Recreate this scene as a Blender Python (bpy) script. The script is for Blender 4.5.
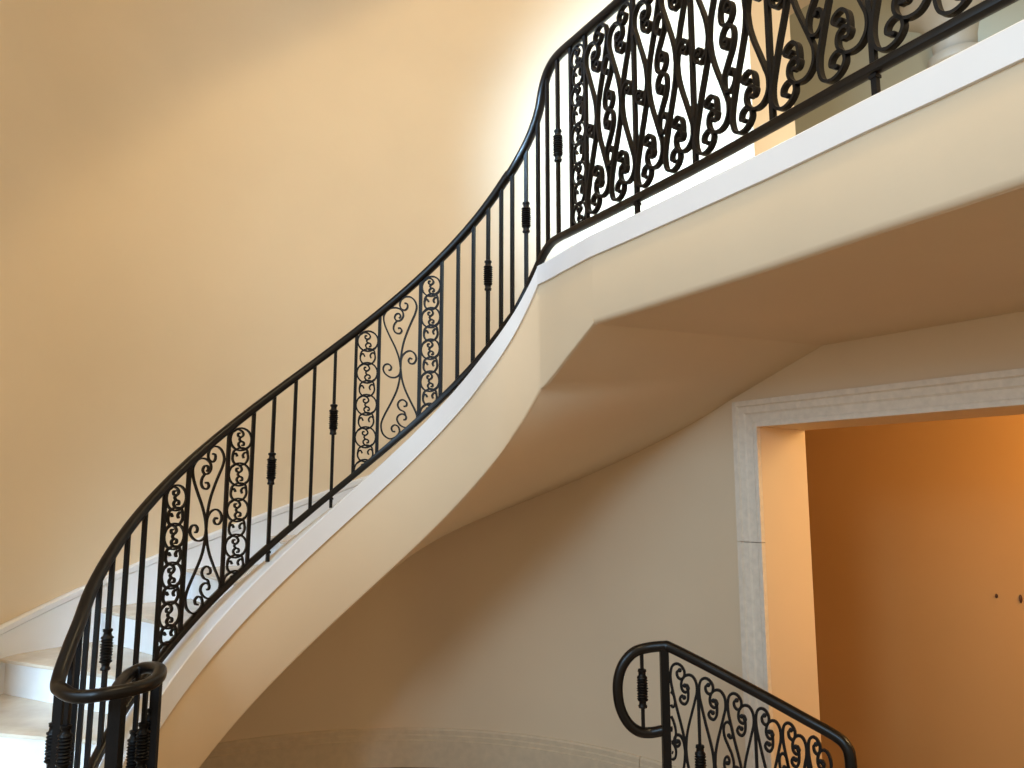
import bpy, bmesh, math, random
from mathutils import Vector, Matrix

random.seed(7)
scene = bpy.context.scene
for o in list(bpy.data.objects): bpy.data.objects.remove(o)

# ------------------------------------------------------------------ camera, world, lamps, exposure
EYE = 1.85                                   # height of the lens above the hall floor
R = math.radians
cam_data = bpy.data.cameras.new('camera'); cam = bpy.data.objects.new('camera', cam_data)
scene.collection.objects.link(cam); scene.camera = cam
cam_data.sensor_fit = 'HORIZONTAL'; cam_data.sensor_width = 36.0; cam_data.lens = 36.0*770/1024
cam.location = (0, 0, EYE); cam.rotation_euler = (R(90)+0.140, 0.0, 0.0)
cam_data.clip_start = 0.02

vs = scene.view_settings
vs.view_transform = 'Standard'; vs.look = 'None'; vs.gamma = 1; vs.use_curve_mapping = False
vs.exposure = 0.12

world = bpy.data.worlds.new('world'); scene.world = world; world.use_nodes = True
bg = world.node_tree.nodes['Background']
bg.inputs[0].default_value = (1.0, 0.84, 0.60, 1); bg.inputs[1].default_value = 0.61

def lamp(name, kind, loc, target, energy, color, **kw):
    d = bpy.data.lights.new(name, kind); d.energy = energy; d.color = color
    for k, v in kw.items(): setattr(d, k, v)
    o = bpy.data.objects.new(name, d); scene.collection.objects.link(o)
    o.location = (loc[0], loc[1], loc[2]+EYE)
    if target is not None:
        v = Vector((target[0]-loc[0], target[1]-loc[1], target[2]-loc[2]))
        o.rotation_euler = v.to_track_quat('-Z', 'Y').to_euler()
    return o
# daylight from the tall entrance window on the left
lamp('entrance_daylight', 'AREA', (-3.6, 0.6, 1.9), (1.0, 3.3, 0.6), 64, (0.44, 0.72, 1.0), shape='RECTANGLE', size=1.8, size_y=2.6)
# added narrow bluish fill from high left, brightening the wall behind the landing
lamp('upper_wall_fill', 'AREA', (-2.9, 1.5, 3.6), (0.82, 4.6, 2.4), 46, (0.40, 0.68, 1.0), shape='RECTANGLE', size=0.8, size_y=0.9, spread=R(34))
# daylight from the windows over the entrance, behind the camera on the left
lamp('front_window_daylight', 'AREA', (-3.6, -3.2, 2.6), (0.6, 3.8, 0.4), 205, (0.44, 0.72, 1.0), shape='RECTANGLE', size=1.8, size_y=2.2)
# added bluish fill from behind the camera on the left, brightening the lower risers
lamp('riser_fill', 'AREA', (-3.2, -2.6, 1.2), (-2.75, 3.2, -1.0), 19, (0.50, 0.76, 1.0), shape='RECTANGLE', size=0.9, size_y=1.4, spread=R(24))
# warm recessed ceiling lamp that scallops the curved wall
S_ = (0.3, 2.0, 4.2); AX = (0.241, 0.609, -0.756)
lamp('ceiling_downlight', 'SPOT', S_, (S_[0]+AX[0], S_[1]+AX[1], S_[2]+AX[2]), 255, (1.0, 0.76, 0.42), spot_size=R(116), spot_blend=0.10, shadow_soft_size=0.25)
# added warm overhead fill that brightens the left wall
lamp('left_wall_fill', 'AREA', (0.6, -0.4, 4.0), (-1.6, 3.5, 1.0), 42, (1.0, 0.77, 0.46), shape='DISK', size=1.6)
# warm lamp in the room behind the doorway
lamp('side_room_lamp', 'POINT', (3.0, 3.1, 0.45), None, 84, (1.0, 0.69, 0.32), shadow_soft_size=0.12)
# light in the upstairs room
lamp('upstairs_room_light', 'AREA', (2.5, 3.6, 1.3), (2.9, 5.0, 3.6), 26, (1.0, 0.98, 0.88), shape='RECTANGLE', size=1.0, size_y=1.0)

# ------------------------------------------------------------------ materials
def nt(m): return m.node_tree.nodes, m.node_tree.links
def mat(name, col, rough=0.6, var=0.04, scale=3.0, bump=0.0, bscale=60.0, metallic=0.0, col2=None, spec=0.5, detail=4.0):
    m = bpy.data.materials.new(name); m.use_nodes = True
    N, L = nt(m); b = N['Principled BSDF']
    b.inputs['Roughness'].default_value = rough; b.inputs['Metallic'].default_value = metallic
    b.inputs['Specular IOR Level'].default_value = spec
    tc = N.new('ShaderNodeTexCoord'); no = N.new('ShaderNodeTexNoise'); no.inputs['Scale'].default_value = scale
    no.inputs['Detail'].default_value = detail
    L.new(tc.outputs['Object'], no.inputs['Vector'])
    cr = N.new('ShaderNodeValToRGB')
    c2 = col2 or tuple(max(0, c*(1-var*2.2)) for c in col)
    cr.color_ramp.elements[0].position = 0.3; cr.color_ramp.elements[0].color = (*c2, 1)
    cr.color_ramp.elements[1].position = 0.7; cr.color_ramp.elements[1].color = (*col, 1)
    L.new(no.outputs['Fac'], cr.inputs['Fac']); L.new(cr.outputs['Color'], b.inputs['Base Color'])
    if bump:
        n2 = N.new('ShaderNodeTexNoise'); n2.inputs['Scale'].default_value = bscale; n2.inputs['Detail'].default_value = 3
        L.new(tc.outputs['Object'], n2.inputs['Vector'])
        bp = N.new('ShaderNodeBump'); bp.inputs['Strength'].default_value = bump; bp.inputs['Distance'].default_value = 0.004
        L.new(n2.outputs['Fac'], bp.inputs['Height']); L.new(bp.outputs['Normal'], b.inputs['Normal'])
    return m
M_PAINT = mat('cream_wall_paint', (0.76, 0.60, 0.41), 0.62, 0.025, 1.3, 0.10, 35)
M_ROOM = mat('ochre_room_paint', (0.50, 0.27, 0.09), 0.6, 0.03, 1.5, 0.10, 35)
M_UPROOM = mat('sage_room_paint', (0.46, 0.45, 0.34), 0.6, 0.03, 1.5, 0.08, 35)
M_WHITE = mat('white_trim_paint', (0.80, 0.80, 0.82), 0.4, 0.015, 4)
M_RISER = mat('white_marble', (0.80, 0.80, 0.80), 0.3, 0.06, 5, detail=8)
M_TREAD = mat('beige_marble', (0.66, 0.57, 0.46), 0.22, 0.10, 6, detail=9)
M_STONE = mat('travertine', (0.80, 0.70, 0.57), 0.55, 0.06, 30, 0.35, 70, detail=9)
M_BASE = mat('tan_stone', (0.68, 0.54, 0.37), 0.5, 0.05, 20, 0.25, 60, detail=8)
M_FLOOR = mat('terracotta_wood_floor', (0.32, 0.20, 0.11), 0.35, 0.2, 5, 0.05, 40)
M_IRON = mat('black_wrought_iron', (0.006, 0.005, 0.005), 0.45, 0.2, 30, 0.25, 120, metallic=0.1, spec=0.25)
M_HAND = mat('dark_bronze_handrail', (0.007, 0.005, 0.004), 0.32, 0.25, 12, 0.10, 60, metallic=0.1, spec=0.35)
M_HOLE = mat('rust_dark_metal', (0.06, 0.02, 0.01), 0.6, 0.1, 10)
M_ORNAMENT = mat('plaster_ornament', (0.46, 0.40, 0.31), 0.5, 0.05, 8)

# ------------------------------------------------------------------ helpers
col = scene.collection
def build(name, verts, faces, m, parent=None, smooth=False, bevel=0.0, autosmooth=None):
    me = bpy.data.meshes.new(name)
    me.from_pydata([(v[0], v[1], v[2]+EYE) for v in verts], [], faces)
    bm = bmesh.new(); bm.from_mesh(me)
    bmesh.ops.remove_doubles(bm, verts=bm.verts, dist=1e-5)
    bmesh.ops.recalc_face_normals(bm, faces=bm.faces)
    if bevel: bmesh.ops.bevel(bm, geom=[e for e in bm.edges if len(e.link_faces) == 2 and e.calc_face_angle(0) > 0.6], offset=bevel, segments=3, affect='EDGES', profile=0.5)
    for f in bm.faces: f.smooth = smooth
    if smooth and autosmooth:
        for e in bm.edges:
            if len(e.link_faces) == 2 and e.calc_face_angle(0) > autosmooth: e.smooth = False
    bm.to_mesh(me); bm.free()
    me.materials.append(m)
    o = bpy.data.objects.new(name, me); col.objects.link(o)
    if parent is not None:
        o.parent = parent; o.matrix_parent_inverse = Matrix.Translation(-Vector(parent.location))
    return o
def thing(name, label, cat, loc, group=None):
    o = bpy.data.objects.new(name, None); col.objects.link(o)
    o.location = (loc[0], loc[1], loc[2]+EYE); o.empty_display_size = 0.1
    o['label'] = label; o['category'] = cat
    if group: o['group'] = group
    return o
def structure(o): o['kind'] = 'structure'; return o

class MB:
    def __init__(s): s.v = []; s.f = []
    def add(s, v, f):
        k = len(s.v); s.v += [tuple(p) for p in v]; s.f += [tuple(i+k for i in q) for q in f]
    def out(s, name, m, parent=None, **kw): return build(name, s.v, s.f, m, parent, **kw)
def sweep(mb, rings, closed_ends=True, loop=False):
    """rings: list of equal-length lists of points"""
    n = len(rings[0]); v = [p for r in rings for p in r]; f = []
    m = len(rings)
    for i in range(m if loop else m-1):
        a, b = i*n, ((i+1) % m)*n
        for j in range(n): f.append((a+j, a+(j+1) % n, b+(j+1) % n, b+j))
    if closed_ends and not loop:
        f.append(tuple(range(n-1, -1, -1))); f.append(tuple((m-1)*n+j for j in range(n)))
    mb.add(v, f)
def tube(mb, pts, hw, hh, n=12, sq=1.0, up=(0, 0, 1)):
    """swept superellipse section; hw half width (sideways), hh half height"""
    rings = []
    side_prev = None
    m = len(pts)
    for i in range(m):
        a = Vector(pts[max(i-1, 0)]); b = Vector(pts[min(i+1, m-1)]); t = (b-a).normalized()
        if side_prev is None:
            sd = t.cross(Vector(up))
            if sd.length < 1e-3: sd = Vector((1, 0, 0))
        else: sd = side_prev-t*side_prev.dot(t)
        # pull the frame gently towards level
        lv = t.cross(Vector(up))
        if lv.length > 0.25:
            lv.normalize()
            if lv.dot(sd) < 0: lv = -lv
            sd = sd.normalized()*0.5+lv*0.5
        sd.normalize(); side_prev = sd.copy(); u = sd.cross(t).normalized()
        r = []
        for k in range(n):
            c, s = math.cos(2*math.pi*k/n), math.sin(2*math.pi*k/n)
            x = math.copysign(abs(c)**sq, c)*hw; y = math.copysign(abs(s)**sq, s)*hh
            r.append(tuple(Vector(pts[i])+sd*x+u*y))
        rings.append(r)
    sweep(mb, rings)
def box8(mb, c, ux, uy, uz):
    """box from centre and three half-axis vectors"""
    c, ux, uy, uz = map(Vector, (c, ux, uy, uz))
    v = [c+ux*a+uy*b+uz*d for d in (-1, 1) for a, b in ((-1, -1), (1, -1), (1, 1), (-1, 1))]
    mb.add(v, [(0, 3, 2, 1), (4, 5, 6, 7), (0, 1, 5, 4), (1, 2, 6, 5), (2, 3, 7, 6), (3, 0, 4, 7)])

# ---- curves of the stair
CX, CY = -0.716, 3.286          # centre of the stair well (metres, eye level of the camera is z = 0 here)
def circ(r, a): return (CX + r*math.sin(a), CY + r*math.cos(a))
def catmull(P, n=8):
    """smooth polyline through control points of any dimension"""
    out = []
    m = len(P)
    for i in range(m-1):
        p0 = P[max(i-1, 0)]; p1 = P[i]; p2 = P[i+1]; p3 = P[min(i+2, m-1)]
        for k in range(n):
            t = k/n; t2 = t*t; t3 = t2*t
            out.append(tuple(0.5*((2*b)+(-a+c)*t+(2*a-5*b+4*c-d)*t2+(-a+3*b-3*c+d)*t3)
                             for a, b, c, d in zip(p0, p1, p2, p3)))
    out.append(tuple(P[-1]))
    return out
# ---- main railing: plan position, bottom-rail height, handrail height
RC = []
RC += [(-1.660, 2.760, -1.50, -0.745), (-1.650, 2.84, -1.455, -0.70)]
a = -1.90
while a < 0.80:
    x, y = circ(0.971, a)
    zb = 0.223+0.832*a
    hs = 0.81
    RC.append((x, y, zb, zb+hs)); a += 0.15
RC += [(-0.0195, 3.9625, 0.889, 1.69), (0.025, 3.925, 0.945, 1.75), (0.085, 3.890, 1.055, 1.855), (0.136, 3.838, 1.156, 1.975), (0.1666, 3.79, 1.211, 2.116),
       (0.207, 3.700, 1.24, 2.19), (0.279, 3.565, 1.24, 2.20), (0.372, 3.41, 1.24, 2.20), (0.723, 2.80, 1.24, 2.20), (1.075, 2.118, 1.24, 2.20), (1.343, 1.633, 1.24, 2.20),
       (1.674, 1.085, 1.24, 2.20)]
RAIL = catmull(RC, 10)
RS = [0.0]
for p, q in zip(RAIL, RAIL[1:]): RS.append(RS[-1]+math.hypot(q[0]-p[0], q[1]-p[1]))
def rail_at(s, table=RAIL, S=RS):
    s = min(max(s, S[0]), S[-1])
    lo, hi = 0, len(S)-1
    while hi-lo > 1:
        m = (lo+hi)//2
        if S[m] <= s: lo = m
        else: hi = m
    f = (s-S[lo])/max(S[hi]-S[lo], 1e-9)
    return tuple(p+(q-p)*f for p, q in zip(table[lo], table[hi]))

# ------------------------------------------------------------------ plan geometry
R_FACE, R_WALL, R_RAIL = 0.90, 2.236, 0.971
W0 = (1.243, 4.364); WD = (0.5774, -0.8165); WN = (0.8165, 0.5774)    # straight wall with the doorway: start, direction, outward
A_END = 1.068
def wallp(t, off=0.0): return (W0[0]+WD[0]*t+WN[0]*off, W0[1]+WD[1]*t+WN[1]*off)
def outer(p, off=0.0):
    """outer wall line as a function of stair angle p"""
    if p <= A_END: return circ(R_WALL+off, p)
    return wallp((p-A_END)*R_WALL, off)
CORNER = (0.140, 3.823)
P_CORNER = 1.211
_zc = lambda q: 0.223+0.832*q-0.08
_inn = catmull([circ(R_FACE, 0.50)+(0.50, _zc(0.5)), circ(R_FACE, 0.60)+(0.60, _zc(0.6)), (-0.133, 3.977, 0.70, _zc(0.7)+.003), (-0.048, 3.930, 0.81, 0.835), (0.052, 3.886, 1.0, 0.985),
                CORNER+(P_CORNER, 1.15), (0.172, 3.765, 1.35, 1.25)], 8)
_inn = [c for c in _inn if 0.60-1e-6 <= c[2] <= P_CORNER+1e-6]
def inner(p, off=0.0):
    """face line of the inner stringer; off > 0 goes into the stair"""
    if p <= 0.60: return circ(R_FACE+off, p)
    q = _inn
    for a, b in zip(q, q[1:]):
        if p <= b[2]+1e-9 or b is q[-1]:
            f = (p-a[2])/(b[2]-a[2]); d = (b[0]-a[0], b[1]-a[1]); L = math.hypot(*d)
            nx, ny = -d[1]/L, d[0]/L
            return (a[0]+d[0]*f+nx*off, a[1]+d[1]*f+ny*off)
def lerp(a, b, t): return a+(b-a)*t
FLOOR = -1.83; CEIL = 4.25; LOW = -2.62
def z_top(p):      # top of the white curb
    if p <= 0.60: return _zc(p)
    for a, b in zip(_inn, _inn[1:]):
        if p <= b[2]+1e-9 or b is _inn[-1]: return lerp(a[3], b[3], (p-a[2])/(b[2]-a[2]))
def _ease(p): return min(max((p-0.6)/(P_CORNER-0.6), 0), 1)
def z_band(p): return max(FLOOR, z_top(p)-lerp(0.145, 0.10, _ease(p)))    # bottom of the white curb band
def z_bot(p): return max(FLOOR, z_top(p)-lerp(0.62, 0.64, _ease(p)))      # lower edge of the cream stringer
def z_sof_out(p):
    if p <= 1.068: return max(-1.83, 0.223+0.832*p-0.59)
    return lerp(0.52, 0.745, (p-1.068)/0.268)

# ------------------------------------------------------------------ the setting
# curved stair wall
def arc_wall(name, a0, a1, z0, z1, m, n=60, th=0.18):
    mb = MB(); rings = []
    for i in range(n+1):
        a = lerp(a0, a1, i/n); x, y = circ(R_WALL, a); X, Y = circ(R_WALL+th, a)
        rings.append([(x, y, z0), (x, y, z1), (X, Y, z1), (X, Y, z0)])
    sweep(mb, rings)
    return mb.out(name, m, smooth=True, autosmooth=0.6)
structure(arc_wall('wall_curved', -2.05, A_END, FLOOR, CEIL, M_PAINT))
# straight wall with the doorway below and the opening upstairs
T0, T1, TH = 0.197, 2.10, 0.407
TU = 0.243                                   # the opening upstairs starts a little further along
HEAD = 0.355
def wall_block(mb, t0, t1, z0, z1, o0=0.0, o1=TH):
    a = [wallp(t0, o0), wallp(t1, o0), wallp(t1, o1), wallp(t0, o1)]
    mb.add([(x, y, z) for z in (z0, z1) for x, y in a], [(0, 3, 2, 1), (4, 5, 6, 7), (0, 1, 5, 4), (1, 2, 6, 5), (2, 3, 7, 6), (3, 0, 4, 7)])
mb = MB()
wall_block(mb, 0.0, T0, LOW, HEAD); wall_block(mb, 0.0, TU, 1.05, CEIL); wall_block(mb, T1, 3.6, LOW, CEIL)
wall_block(mb, 0.0, T1, HEAD, 1.05); wall_block(mb, TU, T1, 3.55, CEIL)
structure(mb.out('wall_doorway', M_PAINT))
# room behind the doorway
mb = MB(); wall_block(mb, -1.6, 3.6, LOW, 1.0, 1.9, 2.0); structure(mb.out('wall_side_room', M_ROOM))
mb = MB(); wall_block(mb, -1.6, -1.5, LOW, 1.0, TH, 1.9); wall_block(mb, 3.5, 3.6, LOW, 1.0, TH, 1.9); structure(mb.out('wall_side_room_ends', M_ROOM))
# room upstairs behind the landing
mb = MB(); wall_block(mb, -3.0, 4.0, 1.0, CEIL, 2.2, 2.3); structure(mb.out('wall_upstairs_room', M_UPROOM))
mb = MB(); wall_block(mb, -3.0, 4.0, 1.0, 1.05, TH, 2.2); structure(mb.out('floor_upstairs_room', M_TREAD))
# ceilings
mb = MB(); mb.add([(-3.2, -1.0, CEIL), (6, -1.0, CEIL), (6, 10, CEIL), (-3.2, 10, CEIL), (-3.2, -1.0, CEIL+.1), (6, -1.0, CEIL+.1), (6, 10, CEIL+.1), (-3.2, 10, CEIL+.1)],
    [(0, 1, 2, 3), (7, 6, 5, 4), (0, 4, 5, 1), (1, 5, 6, 2), (2, 6, 7, 3), (3, 7, 4, 0)])
structure(mb.out('ceiling', M_PAINT))
# hall floor with the stairwell of the lower flight left open
def slab(mb, poly, z0, z1):
    n = len(poly)
    mb.add([(x, y, z) for z in (z0, z1) for x, y in poly], [tuple(range(n-1, -1, -1)), tuple(range(n, 2*n))]+[(i, (i+1) % n, (i+1) % n+n, i+n) for i in range(n)])
mb = MB()
slab(mb, [(-4, -4), (0.45, -4), (0.45, 3.55), (0.45, 7.5), (-4, 7.5)], FLOOR-0.12, FLOOR)
slab(mb, [(0.45, 3.66), (1.45, 3.36), wallp(0.45, 0.02), wallp(0.0, 0.1), (0.9, 5.3), (0.45, 5.6)], FLOOR-0.12, FLOOR)
slab(mb, [(0.45, -4), (6.0, -4), (6.0, 2.2), (0.45, 2.2)], FLOOR-0.12, FLOOR)
structure(mb.out('floor', M_FLOOR))
mb = MB(); slab(mb, [wallp(-1.6, 2.0), wallp(3.6, 2.0), wallp(3.6, -0.3), wallp(1.0, -0.6), wallp(0.3, -0.3), wallp(0.2, 0.0), wallp(0.0, 0.4), wallp(-1.6, 0.4)], LOW-0.1, LOW)
structure(mb.out('floor_side_room', M_FLOOR))

# stone baseboard round the foot of the curved wall
def profile_sweep(mb, path, prof):
    """path: [(x, y, nx, ny)] on the wall face, n pointing into the hall; prof: [(out, z)] closed"""
    rings = [[(x+nx*o, y+ny*o, z) for o, z in prof] for x, y, nx, ny in path]
    sweep(mb, rings)
def wall_path(a0, a1, n):
    out = []
    for i in range(n+1):
        a = lerp(a0, a1, i/n); x, y = circ(R_WALL-0.001, a); out.append((x, y, -math.sin(a), -math.cos(a)))
    return out
ZB = -1.585
base_prof = [(0, FLOOR), (0.030, FLOOR), (0.030, ZB-0.075), (0.024, ZB-0.070), (0.024, ZB-0.045), (0.018, ZB-0.038), (0.018, ZB-0.012), (0.010, ZB), (0, ZB)]
for i, (a0, a1) in enumerate([(-1.30, 0.735), (0.737, A_END+0.01)]):
    mb = MB(); profile_sweep(mb, wall_path(a0, a1, 60), base_prof)
    structure(mb.out('baseboard_under_stair', M_BASE))

# travertine casing round the doorway
def casing_run(mb, a, b, da, db):
    """a, b: inner-edge corners (t, z); da, db: unit mitre offsets (dt, dz) pointing to the outer edge"""
    cp = [(0.0, 0.0), (0.0, 0.030), (0.022, 0.030), (0.030, 0.024), (0.070, 0.026), (0.080, 0.034), (0.112, 0.036), (0.120, 0.046), (0.147, 0.046), (0.147, 0.0)]
    rings = []
    for (t, z), (dt, dz) in ((a, da), (b, db)):
        r = []
        for w, o in cp:
            x, y = wallp(t+dt*w, -o-0.001); r.append((x, y, z+dz*w))
        rings.append(r)
    sweep(mb, rings)
case = []
mb = MB(); casing_run(mb, (T0, FLOOR), (T0, -0.268), (-1, 0), (-1, 0)); structure(mb.out('trim_door_jamb_lower', M_STONE))
mb = MB(); casing_run(mb, (T0, -0.264), (T0, HEAD), (-1, 0), (-1, 1)); structure(mb.out('trim_door_jamb_upper', M_STONE))
mb = MB(); casing_run(mb, (T0, HEAD), (T1, HEAD), (-1, 1), (1, 1)); structure(mb.out('trim_door_head', M_STONE))
mb = MB(); casing_run(mb, (T1, FLOOR), (T1, HEAD), (1, 0), (1, 1)); structure(mb.out('trim_door_jamb_far', M_STONE))

# two rusty wall anchors left in the side-room wall
for (x, y, z, h, lab) in ((3.088-0.0, 5.047, -0.652, 0.014, 'small round rusty wall anchor, left one of two in ochre side room wall'),
                  (3.168, 4.933, -0.655, 0.026, 'small tall rusty wall anchor, right one of two in ochre side room wall')):
    # put on the wall plane
    t = (x-W0[0])*WD[0]+(y-W0[1])*WD[1]; c = wallp(t, 1.9)
    mb = MB(); rings = []
    for off, k in ((0.0, 1.0), (-0.004, 1.0), (-0.010, 0.75), (-0.016, 0.30)):
        ring = []
        for j in range(12):
            a = 2*math.pi*j/12
            ring.append((c[0]+WN[0]*off+WD[0]*0.009*k*math.cos(a), c[1]+WN[1]*off+WD[1]*0.009*k*math.cos(a), z+h*k*math.sin(a)))
        rings.append(ring)
    sweep(mb, rings)
    o = mb.out('wall_anchor', M_HOLE); o['label'] = lab; o['category'] = 'wall anchor'

# face line of the landing
LP = [CORNER, (0.169, 3.773), (0.204, 3.70), (0.252, 3.59), (0.36, 3.36), (0.468, 3.18), (0.655, 2.86), (0.867, 2.49), (1.047, 2.145), (1.16, 1.945), (1.26, 1.755), (1.62, 1.14), (2.0, 0.5)]
def off_path(P, off):
    out = []
    for i, p in enumerate(P):
        a = P[max(i-1, 0)]; b = P[min(i+1, len(P)-1)]; d = (b[0]-a[0], b[1]-a[1]); L = math.hypot(*d)
        out.append((p[0]-d[1]/L*off, p[1]+d[0]/L*off))
    return out
LPS = []
for a, b in zip(LP, LP[1:]):
    for k in range(4): LPS.append((lerp(a[0], b[0], k/4), lerp(a[1], b[1], k/4)))
LPS.append(LP[-1])
EDGE_Y = 3.36
def lz_bot(i):
    y = LPS[i][1]
    return 0.745 if y <= EDGE_Y else lerp(0.745, 0.51, (y-EDGE_Y)/(CORNER[1]-EDGE_Y))
# ------------------------------------------------------------------ the curved staircase
stair = thing('curved_staircase', 'sweeping curved staircase with white risers, beige treads and cream underside', 'staircase', (CX-0.9, CY, FLOOR))
NOSE0, ZN0, DA, DZ = -1.109, -0.864, 0.232, 0.193
ps = [lerp(-2.037, P_CORNER, i/90) for i in range(91)]
for k in range(-4, 10):
    a0 = NOSE0+DA*k; a1 = min(a0+DA, P_CORNER+0.0); z = ZN0+DZ*k
    n = 6
    # riser
    mb = MB(); rings = []
    for a in (a0+0.0, a0+0.025):
        I = inner(a, 0.14); O = outer(a, -0.002)
        rings.append([(I[0], I[1], z-DZ), (O[0], O[1], z-DZ), (O[0], O[1], z-0.032), (I[0], I[1], z-0.032)])
    sweep(mb, rings); mb.out('riser', M_RISER, stair)
    # tread with a rounded nosing
    mb = MB(); rings = []
    na = 0.018
    for i in range(n+1):
        a = lerp(a0-na, a1+0.02, i/n); I = inner(min(a, P_CORNER), 0.14); O = outer(a, -0.002)
        d = 0.008 if i == 0 else 0.0
        rings.append([(I[0], I[1], z-0.032+d), (O[0], O[1], z-0.032+d), (O[0], O[1], z-d), (I[0], I[1], z-d)])
    sweep(mb, rings); mb.out('tread', M_TREAD, stair)
# inner stringer (cream face)
mb = MB(); rings = []
for p in ps:
    a, b = inner(p), inner(p, 0.15)
    zb = z_bot(p); r = 0.020 if zb > FLOOR+0.01 else 0.0
    c1 = inner(p, r*0.30); c2 = inner(p, r)
    rings.append([(a[0], a[1], zb+r), (a[0], a[1], z_band(p)+0.012), (b[0], b[1], z_band(p)+0.012), (b[0], b[1], zb+(0.035 if r else 0)), (c2[0], c2[1], zb), (c1[0], c1[1], zb+r*0.3)])
a_, b_ = LPS, off_path(LPS, 0.15); r1, r2 = off_path(LPS, 0.006), off_path(LPS, 0.020)
for i in range(1, len(LPS)):
    if LPS[i][1] < EDGE_Y-1e-6: break
    zb = lz_bot(i); rings.append([(*a_[i], zb+0.020), (*a_[i], 1.062), (*b_[i], 1.062), (*b_[i], zb+0.035), (*r2[i], zb), (*r1[i], zb+0.006)])
    I_EDGE = i
sweep(mb, rings); mb.out('stringer', M_PAINT, stair, smooth=True, autosmooth=0.7)
# white curb band along the top of the stringer
mb = MB(); rings = []
for p in ps:
    a, b = inner(p, -0.014), inner(p, 0.150); c = inner(p, -0.008)
    rings.append([(a[0], a[1], z_band(p)), (a[0], a[1], z_top(p)-0.006), (c[0], c[1], z_top(p)), (b[0], b[1], z_top(p)), (b[0], b[1], z_band(p))])
sweep(mb, rings); mb.out('curb', M_WHITE, stair, smooth=True, autosmooth=0.4)
# helical soffit
INNER_S = [(lerp(-2.037, P_CORNER, i/60)) for i in range(61)]
sv = []; 
for p in INNER_S:
    po = p
    I = inner(p, 0.018); O = outer(p, -0.001)
    sv.append((I, z_bot(p), O, z_sof_out(p)))
# last bay: from the corner to the edge of the level soffit
EDGE_IN = (0.36, 3.36); EDGE_OUT = wallp(0.60)
for i in range(1, 9):
    f = i/8
    I = (lerp(CORNER[0]+.018, EDGE_IN[0]+.018, f), lerp(CORNER[1]+.008, EDGE_IN[1]+.009, f))
    O = wallp(lerp((P_CORNER-A_END)*R_WALL, 0.60, f), -0.001)
    sv.append((I, lerp(0.51, 0.745, f), O, lerp(z_sof_out(P_CORNER), 0.745, f)))
mb = MB(); rings = []
NS = 10
for I, zi, O, zo in sv:
    lo = []; hi = []
    for j in range(NS+1):
        f = j/NS; x, y = lerp(I[0], O[0], f), lerp(I[1], O[1], f); z = lerp(zi, zo, f)
        lo.append((x, y, z)); hi.append((x, y, z+0.03))
    rings.append(lo+hi[::-1])
sweep(mb, rings); mb.out('soffit', M_PAINT, stair, smooth=True, autosmooth=0.8)

# white skirting with a cap moulding, stepping up the curved wall
def skirt(name, z0f, z1f, depth, capf):
    pass
sk_top = lambda a: 0.236+0.832*a
mb = MB(); rings = []
for i in range(61):
    a = lerp(-1.95, 0.98, i/60); zt = sk_top(a)
    pr = [(0, zt-0.42), (0.018, zt-0.42), (0.018, zt-0.050), (0.030, zt-0.042), (0.034, zt-0.012), (0.022, zt), (0, zt)]
    pr = [(o, max(z, FLOOR)) for o, z in pr]
    x, y = circ(R_WALL-0.001, a); nx, ny = -math.sin(a), -math.cos(a)
    rings.append([(x+nx*o, y+ny*o, z) for o, z in pr])
sweep(mb, rings); structure(mb.out('baseboard_stair', M_WHITE, smooth=True, autosmooth=0.5))

# ------------------------------------------------------------------ the upstairs landing
landing = thing('upper_landing', 'cream upstairs landing with white curb above the doorway', 'landing', (1.2, 3.0, 0.75))
a_, b_ = LPS, off_path(LPS, 0.15); r1, r2 = off_path(LPS, 0.008), off_path(LPS, 0.025)
mb = MB(); rings = []
for i in range(I_EDGE, len(LPS)):
    zb = lz_bot(i)
    rings.append([(*a_[i], zb+0.025), (*a_[i], 1.062), (*b_[i], 1.062), (*b_[i], zb+0.03), (*r2[i], zb), (*r1[i], zb+0.008)])
sweep(mb, rings); mb.out('fascia', M_PAINT, landing, smooth=True, autosmooth=0.7)
c_, d_ = off_path(LPS, -0.014), off_path(LPS, -0.008)
mb = MB(); sweep(mb, [[(*c_[i], 1.05), (*c_[i], 1.144), (*d_[i], 1.15), (*b_[i], 1.15), (*b_[i], 1.05)] for i in range(len(LPS))])
mb.out('curb', M_WHITE, landing, smooth=True, autosmooth=0.4)
inn = [p for p in LPS if p[1] <= EDGE_IN[1]+1e-6]
inn2 = [b for a, b in zip(LPS, off_path(LPS, 0.024)) if a[1] <= EDGE_IN[1]+1e-6]
poly = inn2+[(3.6, 0.5)]+[wallp(3.55, -0.001), wallp(0.60, -0.001)]
mb = MB(); slab(mb, poly, 0.745, 0.80); mb.out('soffit', M_PAINT, landing)
poly2 = [b for b in off_path(LPS, 0.15)]+[(3.6, 0.5), wallp(3.55, -0.001), wallp((P_CORNER-A_END)*R_WALL+0.02, -0.001)]
mb = MB(); slab(mb, poly2, 1.02, 1.066); mb.out('floor_deck', M_TREAD, landing)

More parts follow.
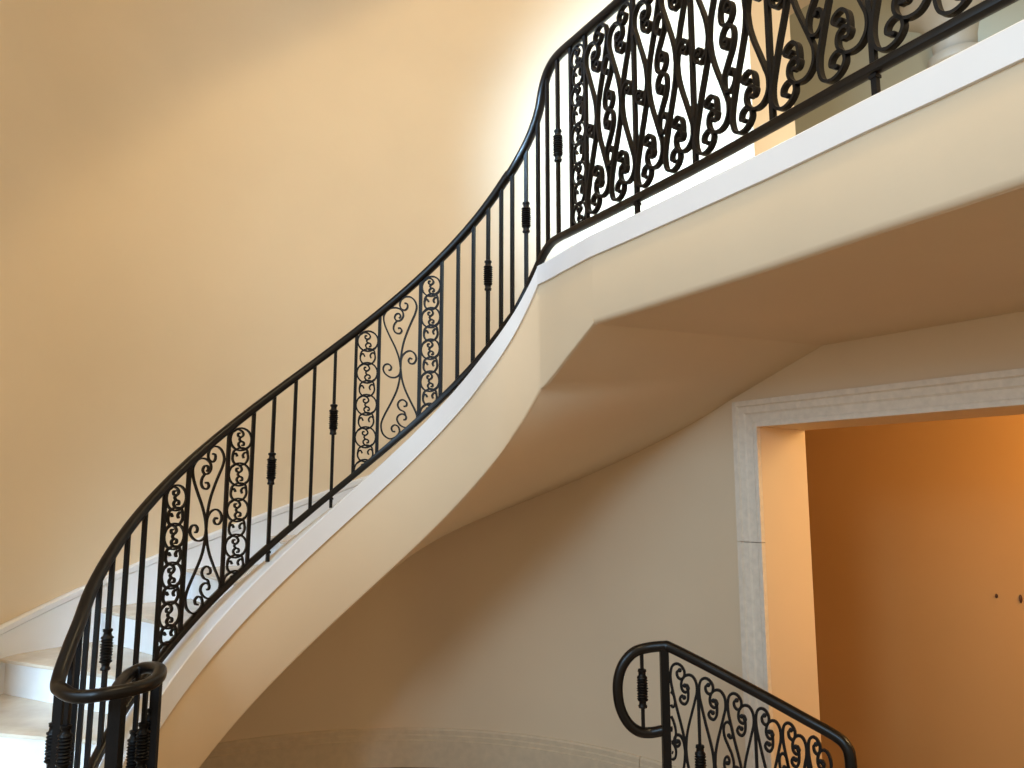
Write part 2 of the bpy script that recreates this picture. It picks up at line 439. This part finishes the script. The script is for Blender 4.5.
# ------------------------------------------------------------------ wrought-iron work
class Path:
    """a railing's line: (x, y, z_bottom, z_top) along s"""
    def __init__(s, pts):
        s.p = pts; s.S = [0.0]
        for a, b in zip(pts, pts[1:]): s.S.append(s.S[-1]+math.hypot(b[0]-a[0], b[1]-a[1]))
    def at(s, q):
        q = min(max(q, 0.0), s.S[-1]); lo, hi = 0, len(s.S)-1
        while hi-lo > 1:
            m = (lo+hi)//2
            if s.S[m] <= q: lo = m
            else: hi = m
        f = (q-s.S[lo])/max(s.S[hi]-s.S[lo], 1e-9)
        return tuple(a+(b-a)*f for a, b in zip(s.p[lo], s.p[hi]))
    def normal(s, q):
        a, b = s.at(q-0.02), s.at(q+0.02); d = (b[0]-a[0], b[1]-a[1]); L = math.hypot(*d) or 1
        return (-d[1]/L, d[0]/L), (d[0]/L, d[1]/L)
def ribbon(mb, path, pts, th=0.009, dp=0.016):
    """flat bar bent in the plane of the railing: pts are (s, z)"""
    rings = []; m = len(pts)
    for i in range(m):
        a, b = pts[max(i-1, 0)], pts[min(i+1, m-1)]; ds, dz = b[0]-a[0], b[1]-a[1]; L = math.hypot(ds, dz) or 1
        ns, nz = -dz/L*th/2, ds/L*th/2
        s, z = pts[i]
        (nx, ny), _ = path.normal(s)
        r = []
        for e, d in ((-1, -1), (1, -1), (1, 1), (-1, 1)):
            q = path.at(s+ns*e); r.append((q[0]+nx*d*dp/2, q[1]+ny*d*dp/2, z+nz*e))
        rings.append(r)
    sweep(mb, rings)
def curl_end(mb, path, pt, th, dp):
    """small hammered button at the tip of a scroll"""
    s, z = pt; (nx, ny), _ = path.normal(s); r = th*0.85; rings = []
    for d, k in ((-.5, .75), (-.38, 1), (.38, 1), (.5, .75)):
        ring = []
        for j in range(10):
            a = 2*math.pi*j/10; q = path.at(s+r*k*math.cos(a))
            ring.append((q[0]+nx*d*dp*1.05, q[1]+ny*d*dp*1.05, z+r*k*math.sin(a)))
        rings.append(ring)
    sweep(mb, rings)
def bar(mb, path, s, z0, z1, w=0.017):
    q = path.at(s); (nx, ny), (tx, ty) = path.normal(s)
    box8(mb, (q[0], q[1], (z0+z1)/2), (tx*w/2, ty*w/2, 0), (nx*w/2, ny*w/2, 0), (0, 0, (z1-z0)/2))
KN = [(0.0, .010), (.003, .0165), (.012, .0170), (.016, .0135), (.030, .0145), (.034, .0200), (.040, .0215), (.044, .0165), (.050, .0215), (.056, .0165), (.062, .0220), (.068, .0170), (.074, .0220),
      (.080, .0170), (.085, .0225), (.090, .0170), (.096, .0220), (.102, .0170), (.108, .0220), (.114, .0165), (.120, .0215), (.126, .0165), (.130, .0215), (.136, .0200), (.140, .0145), (.154, .0135), (.158, .0170), (.167, .0165), (.170, .010)]
def knuckle(x, y, z, parent, name='collar'):
    mb = MB(); rings = []
    for h, r in KN:
        r *= 1.10
        rings.append([(x+r*math.cos(2*math.pi*j/12+h*30)*(1+0.10*(j % 2)), y+r*math.sin(2*math.pi*j/12+h*30)*(1+0.10*(j % 2)), z-0.085+h) for j in range(12)])
    sweep(mb, rings)
    return mb.out(name, M_IRON, parent, smooth=True, autosmooth=1.0)
def baluster(path, s, root, knob=False, foot=0.0, w=0.017, v=0.5):
    q = path.at(s); mb = MB(); bar(mb, path, s, q[2]-foot, q[3], w)
    if foot:
        (nx, ny), (tx, ty) = path.normal(s)
        box8(mb, (q[0], q[1], q[2]-0.026), (tx*.0125, ty*.0125, 0), (nx*.0125, ny*.0125, 0), (0, 0, 0.005))
    o = mb.out('baluster', M_IRON, root)
    if knob:
        k = knuckle(q[0], q[1], lerp(q[2], q[3], v), root)
        k.parent = o; k.matrix_parent_inverse = root_inverse(root)
    return o
def root_inverse(root): return Matrix.Identity(4)
# a sub-part keeps world coordinates: its parent (the part) already sits at the thing's frame
def reparent(child, part): child.parent = part; child.matrix_parent_inverse = Matrix.Identity(4)

# ---- scroll drawings, in panel units
WIDE_A = [(158,80),(172,84),(172,102),(158,113),(140,106),(133,88),(140,66),(160,51),(190,52),(212,70),(221,98),(212,130),(196,160),(172,208),(150,262),(137,320),(133,375),(127,430),(112,485),(82,545),(52,600),(38,640),(46,680),(75,702),(104,694),(122,672),(118,648),(100,640),(86,652),(90,668),(102,670)]
WIDE_B = [(128,152),(136,142),(130,130),(114,132),(106,148),(116,162),(136,160),(150,142),(147,120),(130,106),(104,101),(76,108),(56,130),(50,152),(58,188),(82,238),(108,288),(126,338),(133,385),(138,430),(152,478),(176,530),(200,578),(206,606),(188,640),(158,652),(128,642),(112,618),(118,598),(138,590),(154,600),(152,614),(142,616)]
WIDE_T = [(118,163),(104,180),(100,200),(110,218),(130,222),(141,210),(134,197),(122,198)]
WIDE_U = [(152,598),(146,580),(126,570),(116,550),(124,532),(142,526),(158,538),(157,553),(144,556)]
WIDE_R = [(134,350),(142,326),(162,307),(186,303),(206,318),(211,342),(198,360),(180,360),(172,347),(180,336),(190,340)]
WIDE_L = [(132,396),(124,414),(104,425),(78,422),(56,406),(48,386),(56,368),(74,364),(87,376),(84,390),(74,392)]
def wide_panel(path, s0, s1, root, th):
    """two tall bowed strands with curled ends and side scrolls, between two balusters"""
    sm = (s0+s1)/2; q = path.at(sm); zc = (q[2]+q[3])/2; sc = (q[3]-q[2])/656.0
    sl = (path.at(s1)[2]-path.at(s0)[2])/(s1-s0)
    for pts in (WIDE_A, WIDE_B, WIDE_T, WIDE_U, WIDE_R, WIDE_L):
        out = []
        for x, y in pts:
            xl, xr = 42-0.022*y, 239-0.052*y
            u = (x-xl)/(xr-xl); s = lerp(s0+0.008, s1-0.008, u)
            # drawing already carries a slope of about 0.88; shift it to this panel's slope
            z = zc+(371-y)*sc+(sl-0.88)*(s-sm)
            out.append((s, z))
        mb = MB(); ribbon(mb, path, catmull(out, 4), th, 0.014)
        mb.out('scroll', M_IRON, root, smooth=True, autosmooth=0.9)
def narrow_panel(path, s0, s1, root, th, top_gap=0.02, pitch=0.18):
    """a column of ringed S-scrolls between two close-set balusters"""
    w = (s1-s0-0.014); sm = (s0+s1)/2; ztop = min(path.at(s0)[3], path.at(s1)[3])-0.022
    k = 0; mb = MB(); R_ = w/2
    zmin_at = lambda s: path.at(s)[2]
    ztop = path.at(s0)[3] - top_gap
    if path.at(s1)[3]-path.at(s0)[3] > 0.03: ztop += 0.02
    strokes = []
    while True:
        zc = ztop-R_-k*pitch
        if zc+R_ < zmin_at(sm): break
        strokes.append([(sm+R_*math.cos(a), zc+R_*1.02*math.sin(a)) for a in [2*math.pi*i/24 for i in range(25)]])
        S1 = [(0.72, 0.66), (0.35, 0.88), (-0.05, 0.74), (-0.22, 0.44), (-0.02, 0.20), (0.26, 0.28), (0.28, 0.52), (0.10, 0.54)]
        strokes.append(catmull([(sm-R_*x, zc+R_*y) for x, y in S1], 4))
        strokes.append(catmull([(sm+R_*x, zc-R_*y) for x, y in S1], 4))
        strokes.append(catmull([(sm-R_*x, zc+R_*y) for x, y in [(.02, .20), (0.14, 0.0), (-.02, -.20)]], 4))
        zo = zc-pitch/2; g = (pitch-2*R_*1.02)/2
        O1 = [(-0.28, 0.02), (-0.44, 0.22), (-0.66, 0.14), (-0.72, -0.16), (-0.50, -0.44), (0.0, -0.56), (0.50, -0.44), (0.76, -0.12), (0.70, 0.22), (0.46, 0.30), (0.26, 0.12), (0.36, -0.08)]
        O2 = [(-0.74, 0.0), (-0.62, 0.36), (-0.20, 0.56), (0.2, 0.60), (0.60, 0.48), (0.74, 0.20)]
        h = g+0.030
        strokes.append(catmull([(sm+R_*x*0.98, zo+h*y*1.25) for x, y in O1], 4))
        strokes.append(catmull([(sm+R_*x*0.98, zo+h*y*1.25) for x, y in O2], 4))
        k += 1
    for st in strokes:
        run = []
        for s, z in st:
            if z > path.at(s)[2]+0.005 and z < path.at(s)[3]-0.005: run.append((s, z))
            else:
                if len(run) > 2: ribbon(mb, path, run, th, 0.014)
                run = []
        if len(run) > 2: ribbon(mb, path, run, th, 0.014)
    return mb.out('ring_scroll_column', M_IRON, root, smooth=True, autosmooth=0.9)
FOOT_L = [(.485,.50),(.45,.43),(.36,.36),(.24,.28),(.12,.19),(.045,.125),(.04,.075),(.10,.035),(.25,.018),(.42,.028),(.53,.058),(.51,.092),(.40,.105),(.29,.092),(.27,.066),(.37,.054)]
FOOT_R = [(.515,.50),(.55,.43),(.64,.36),(.76,.29),(.88,.22),(.955,.17),(.94,.12),(.82,.085),(.65,.078),(.49,.095),(.41,.13),(.44,.165),(.56,.178),(.66,.160),(.62,.138),(.53,.140)]
FOOT_T = [(.64,.155),(.65,.19),(.62,.225),(.52,.245),(.40,.238),(.35,.218),(.42,.200),(.50,.208)]
WAIST_R = [(.515,.46),(.525,.50),(.57,.545),(.66,.572),(.78,.578),(.87,.562),(.90,.537),(.85,.517),(.76,.515),(.70,.530),(.74,.545),(.80,.540)]
WAIST_L = [(1-x, 1-y) for x, y in WAIST_R]
GAP_S = [(.97,.712),(.93,.700),(.86,.706),(.83,.735),(.88,.768),(.98,.785),(1.09,.775),(1.14,.742),(1.11,.700),(1.00,.655),(.89,.612),(.83,.565),(.86,.522),(.97,.502),(1.09,.512),(1.16,.545),(1.13,.582),(1.04,.595),(.98,.578),(1.0,.558),(1.06,.560)]
def hourglass(path, sc, w, root, th, dp, flip=False, waist=(True, True)):
    strokes = [FOOT_L, FOOT_R, FOOT_T]
    strokes = strokes+[[(1-x, 1-y) for x, y in st] for st in strokes]
    if waist[1]: strokes.append(WAIST_R)
    if waist[0]: strokes.append(WAIST_L)
    for st in strokes: panel_stroke(path, sc, w, root, th, dp, st, flip)
def panel_stroke(path, sc, w, root, th, dp, st, flip, centre=0.5):
    q = path.at(sc); H = q[3]-q[2]-0.04; out = []
    for x, y in st:
        if flip: x = 2*centre-x
        out.append((sc+(x-centre)*w, q[2]+0.02+y*H))
    mb = MB(); ribbon(mb, path, catmull(out, 6), th, dp); curl_end(mb, path, out[-1], th, dp)
    if st[0] not in (FOOT_L[0], FOOT_R[0], WAIST_R[0], WAIST_L[0], (1-FOOT_L[0][0], 1-FOOT_L[0][1]), (1-FOOT_R[0][0], 1-FOOT_R[0][1])): curl_end(mb, path, out[0], th, dp)
    mb.out('scroll', M_IRON, root, smooth=True, autosmooth=0.9)

# ---------------- main railing
RP = Path(RAIL)
main = thing('stair_railing', 'long black wrought-iron railing climbing the curved stair and along the upper landing', 'railing', (-1.6, 2.95, FLOOR))
# handrail with the volute at its foot
VOL = [(-1.61, 2.85, -0.667), (-1.562, 2.8, -0.682), (-1.513, 2.77, -0.691), (-1.46, 2.76, -0.692), (-1.4, 2.77, -0.686), (-1.339, 2.82, -0.684), (-1.304, 2.88, -0.681), (-1.301, 2.95, -0.673), (-1.33, 3.03, -0.666), (-1.389, 3.1, -0.67), (-1.445, 3.13, -0.68), (-1.472, 3.1, -0.692), (-1.464, 3.03, -0.702), (-1.442, 2.95, -0.708), (-1.423, 2.9, -0.713)]
body = [(p[0], p[1], p[3]) for p in RAIL if p[3] > -0.585]
hr = catmull(VOL[::-1]+body[::7]+[body[-1]], 5)
mb = MB(); tube(mb, hr, 0.0245, 0.022, 14, 0.75); mb.out('handrail', M_HAND, main, smooth=True)
lo = [(p[0], p[1], p[2]) for p in RAIL]
mb = MB(); tube(mb, lo, 0.020, 0.017, 12, 0.55); mb.out('bottom_rail', M_HAND, main, smooth=True, autosmooth=0.7)
def pth(s): return s
KN_S = {0.572, 1.471, 1.79, 2.688, 2.972, 3.265}
FEET = {1.471: 0.075, 1.79: 0.075, 2.489: 0.078, 3.866: 0.09, 5.011: 0.09}
for s in (0.22, 0.305, 0.39, 0.48, 0.572, 0.672, 0.778, 0.893, 1.025, 1.237, 1.365, 1.471, 1.583, 1.681, 1.79, 1.902, 2.029, 2.261, 2.387, 2.489, 2.588, 2.688, 2.783, 2.885, 2.972, 3.058, 3.153, 3.265, 3.387, 3.507, 3.866, 4.224, 4.616, 5.011, 5.40, 5.79):
    baluster(RP, s, main, s in KN_S, FEET.get(s, 0.0), 0.018 if s > 3.4 else 0.017)
for s0, s1 in ((0.893, 1.025), (1.237, 1.365), (1.902, 2.029), (2.261, 2.387)): narrow_panel(RP, s0, s1, main, 0.0085)
narrow_panel(RP, 3.387, 3.507, main, 0.009, 0.04, 0.20)
for s0, s1 in ((1.025, 1.237), (2.029, 2.261)): wide_panel(RP, s0, s1, main, 0.0085)
posts = [3.507, 3.866, 4.224, 4.616, 5.011, 5.40, 5.79]
for a, b in zip(posts, posts[1:]):
    w = (b-a)/2
    for c in (a+w/2, b-w/2): hourglass(RP, c, w, main, 0.0105, 0.024, waist=(c < (a+b)/2, c > (a+b)/2))
    for st in (GAP_S, [(2-x, 1-y) for x, y in GAP_S]): panel_stroke(RP, (a+b)/2, w, main, 0.0105, 0.024, st, False, 1.0)
# newel posts and balusters clustered under the volute
def plumb(x, y, z0, z1, w, nm='baluster', knob=None):
    mb = MB(); box8(mb, (x, y, (z0+z1)/2), (w/2, 0, 0), (0, w/2, 0), (0, 0, (z1-z0)/2)); o = mb.out(nm, M_IRON, main)
    if knob is not None: k = knuckle(x, y, knob, main); reparent(k, o)
CL = [(-1.417, 2.90, -0.705, 0.044, 'newel_post', None), (-1.620, 2.895, -0.69, 0.027, 'newel_post', None), (-1.334, 3.03, -0.68, 0.024, 'newel_post', None),
      (-1.652, 2.925, -0.68, 0.015, 'baluster', -0.905), (-1.574, 2.86, -0.705, 0.015, 'baluster', -0.895), (-1.446, 3.11, -0.68, 0.015, 'baluster', -0.985), (-1.378, 3.03, -0.69, 0.015, 'baluster', -0.935), (-1.375, 3.085, -0.68, 0.015, 'baluster', -0.90)]
for x, y, z, w, nm, kz in CL: plumb(x, y, FLOOR, z, w, nm, kz)

# ---------------- railing of the lower flight
LRC = [(0.684, 3.6, -0.685), (0.713, 3.59, -0.690), (0.832, 3.55, -0.744), (0.948, 3.5, -0.799), (1.091, 3.44, -0.869), (1.223, 3.37, -0.935), (1.312, 3.31, -0.979), (1.345, 3.28, -1.008), (1.357, 3.267, -1.057)]
LOOP = [(0.606, 3.62, -0.698), (0.546, 3.62, -0.72), (0.498, 3.62, -0.776), (0.476, 3.62, -0.854), (0.483, 3.62, -0.946), (0.517, 3.62, -1.017), (0.565, 3.62, -1.055), (0.619, 3.62, -1.061), (0.677, 3.605, -1.046)]
lrp = Path(catmull([(x, y, z-0.80, z-0.012) for x, y, z in LRC[:-2]], 8))
low = thing('lower_stair_railing', 'short dark wrought-iron railing with D-shaped end loop, lower right before the doorway', 'railing', (0.684, 3.6, -1.49))
hr = LOOP[::-1]+LRC[0:]
# D loop from the post round to the handrail, then down the slope and over the end post
pts = catmull(LOOP[::-1]+LRC+[(1.357, 3.265, -1.20), (1.357, 3.265, -1.75)], 6)
mb = MB(); tube(mb, pts, 0.023, 0.023, 14, 0.85); mb.out('handrail', M_HAND, low, smooth=True)
mb = MB(); tube(mb, [(p[0], p[1], p[2]) for p in lrp.p], 0.018, 0.016, 12, 0.6); mb.out('bottom_rail', M_HAND, low, smooth=True)
x, y, z = 0.684, 3.60, -0.685
mb = MB(); box8(mb, (x, y, (z-1.83)/2), (.018, 0, 0), (0, .018, 0), (0, 0, (z+1.83)/2)); mb.out('newel_post', M_IRON, low)
mb = MB(); box8(mb, (0.586, 3.618, -0.885), (.0075, 0, 0), (0, .0075, 0), (0, 0, 0.165)); o = mb.out('baluster', M_IRON, low)
k = knuckle(0.586, 3.618, -0.872, low); reparent(k, o)
Lt = lrp.S[-1]; s_start, s_end = 0.022, Lt-0.012
WL = [31.5, 31.0, 29.5, 27.5, 25.5, 24.0]; tot = sum(WL); SB = [s_start]
for w_ in WL: SB.append(SB[-1]+(s_end-s_start)*w_/tot)
for i in range(6):
    a, b = SB[i], SB[i+1]; w = b-a
    hourglass(lrp, (a+b)/2, w, low, 0.011, 0.013, flip=True, waist=(i % 2 == 1, i % 2 == 0))
    if i % 2 == 0:
        q = lrp.at(b); mb = MB(); bar(mb, lrp, b, q[2], q[3]-0.12, 0.013); o = mb.out('baluster', M_IRON, low)
        if i == 0: k = knuckle(q[0], q[1], lerp(q[2], q[3], 0.46), low); reparent(k, o)
    if i % 2 == 1 and i < 5:
        for st in (GAP_S, [(2-x_, 1-y_) for x_, y_ in GAP_S]): panel_stroke(lrp, b, w, low, 0.010, 0.013, st, True, 1.0)
w = SB[1]-SB[0]
mb = MB(); q = lrp.at(s_start); H = q[3]-q[2]-0.04
for st in (GAP_S, [(2-x_, 1-y_) for x_, y_ in GAP_S]):
    run = []; out = []
    for x_, y_ in catmull([(2-x_, y_) for x_, y_ in st], 5):
        if x_ > 1.0: run.append((s_start+(x_-1)*w, q[2]+0.02+y_*H))
        else:
            if len(run) > 2: out.append(run)
            run = []
    if len(run) > 2: out.append(run)
    for r in out: ribbon(mb, lrp, r, 0.010, 0.013)
if mb.v: mb.out('scroll', M_IRON, low, smooth=True, autosmooth=0.9)
# the flight the lower railing guards
flight = thing('lower_flight', 'flight of stone steps going down beside the lower railing, below the hall floor', 'stairs', (1.6, 2.8, FLOOR-0.8))
for i in range(4):
    mb = MB(); z = FLOOR-0.19*(i+1)
    box8(mb, (0.78+0.28*i, 2.70, z-0.06), (0.15, 0, 0), (0, 0.48, 0), (0, 0, 0.06)); mb.out('tread', M_TREAD, flight, bevel=0.008)
    mb = MB(); box8(mb, (0.625+0.28*i, 2.70, z+0.035), (0.008, 0, 0), (0, 0.48, 0), (0, 0, 0.095)); mb.out('riser', M_RISER, flight)

# ---------------- plaster wall ornament in the room upstairs

cap = thing('wall_ornament', 'rounded beige plaster ornament on the green-grey wall upstairs', 'ornament', (0, 0, 0))
x, y = wallp(0.42, 2.2)
cap.location = (x, y, 3.10+EYE)
def half_lathe(prof, nm, m, n=28):
    mb = MB(); rings = []
    for r, z in prof:
        rings.append([(x+WD[0]*r*math.cos(a)-WN[0]*r*0.9*math.sin(a), y+WD[1]*r*math.cos(a)-WN[1]*r*0.9*math.sin(a), z) for a in [math.pi*i/n for i in range(n+1)]])
    sweep(mb, rings); return mb.out(nm, m, cap, smooth=True, autosmooth=0.7)
half_lathe([(0.02, 3.10), (0.15, 3.10), (0.19, 3.125), (0.20, 3.16), (0.19, 3.19), (0.15, 3.20)], 'base_moulding', M_ORNAMENT)
half_lathe([(0.15, 3.20), (0.155, 3.30), (0.18, 3.40), (0.24, 3.50), (0.33, 3.56), (0.36, 3.60), (0.36, 3.66), (0.02, 3.66)], 'bowl', M_ORNAMENT)
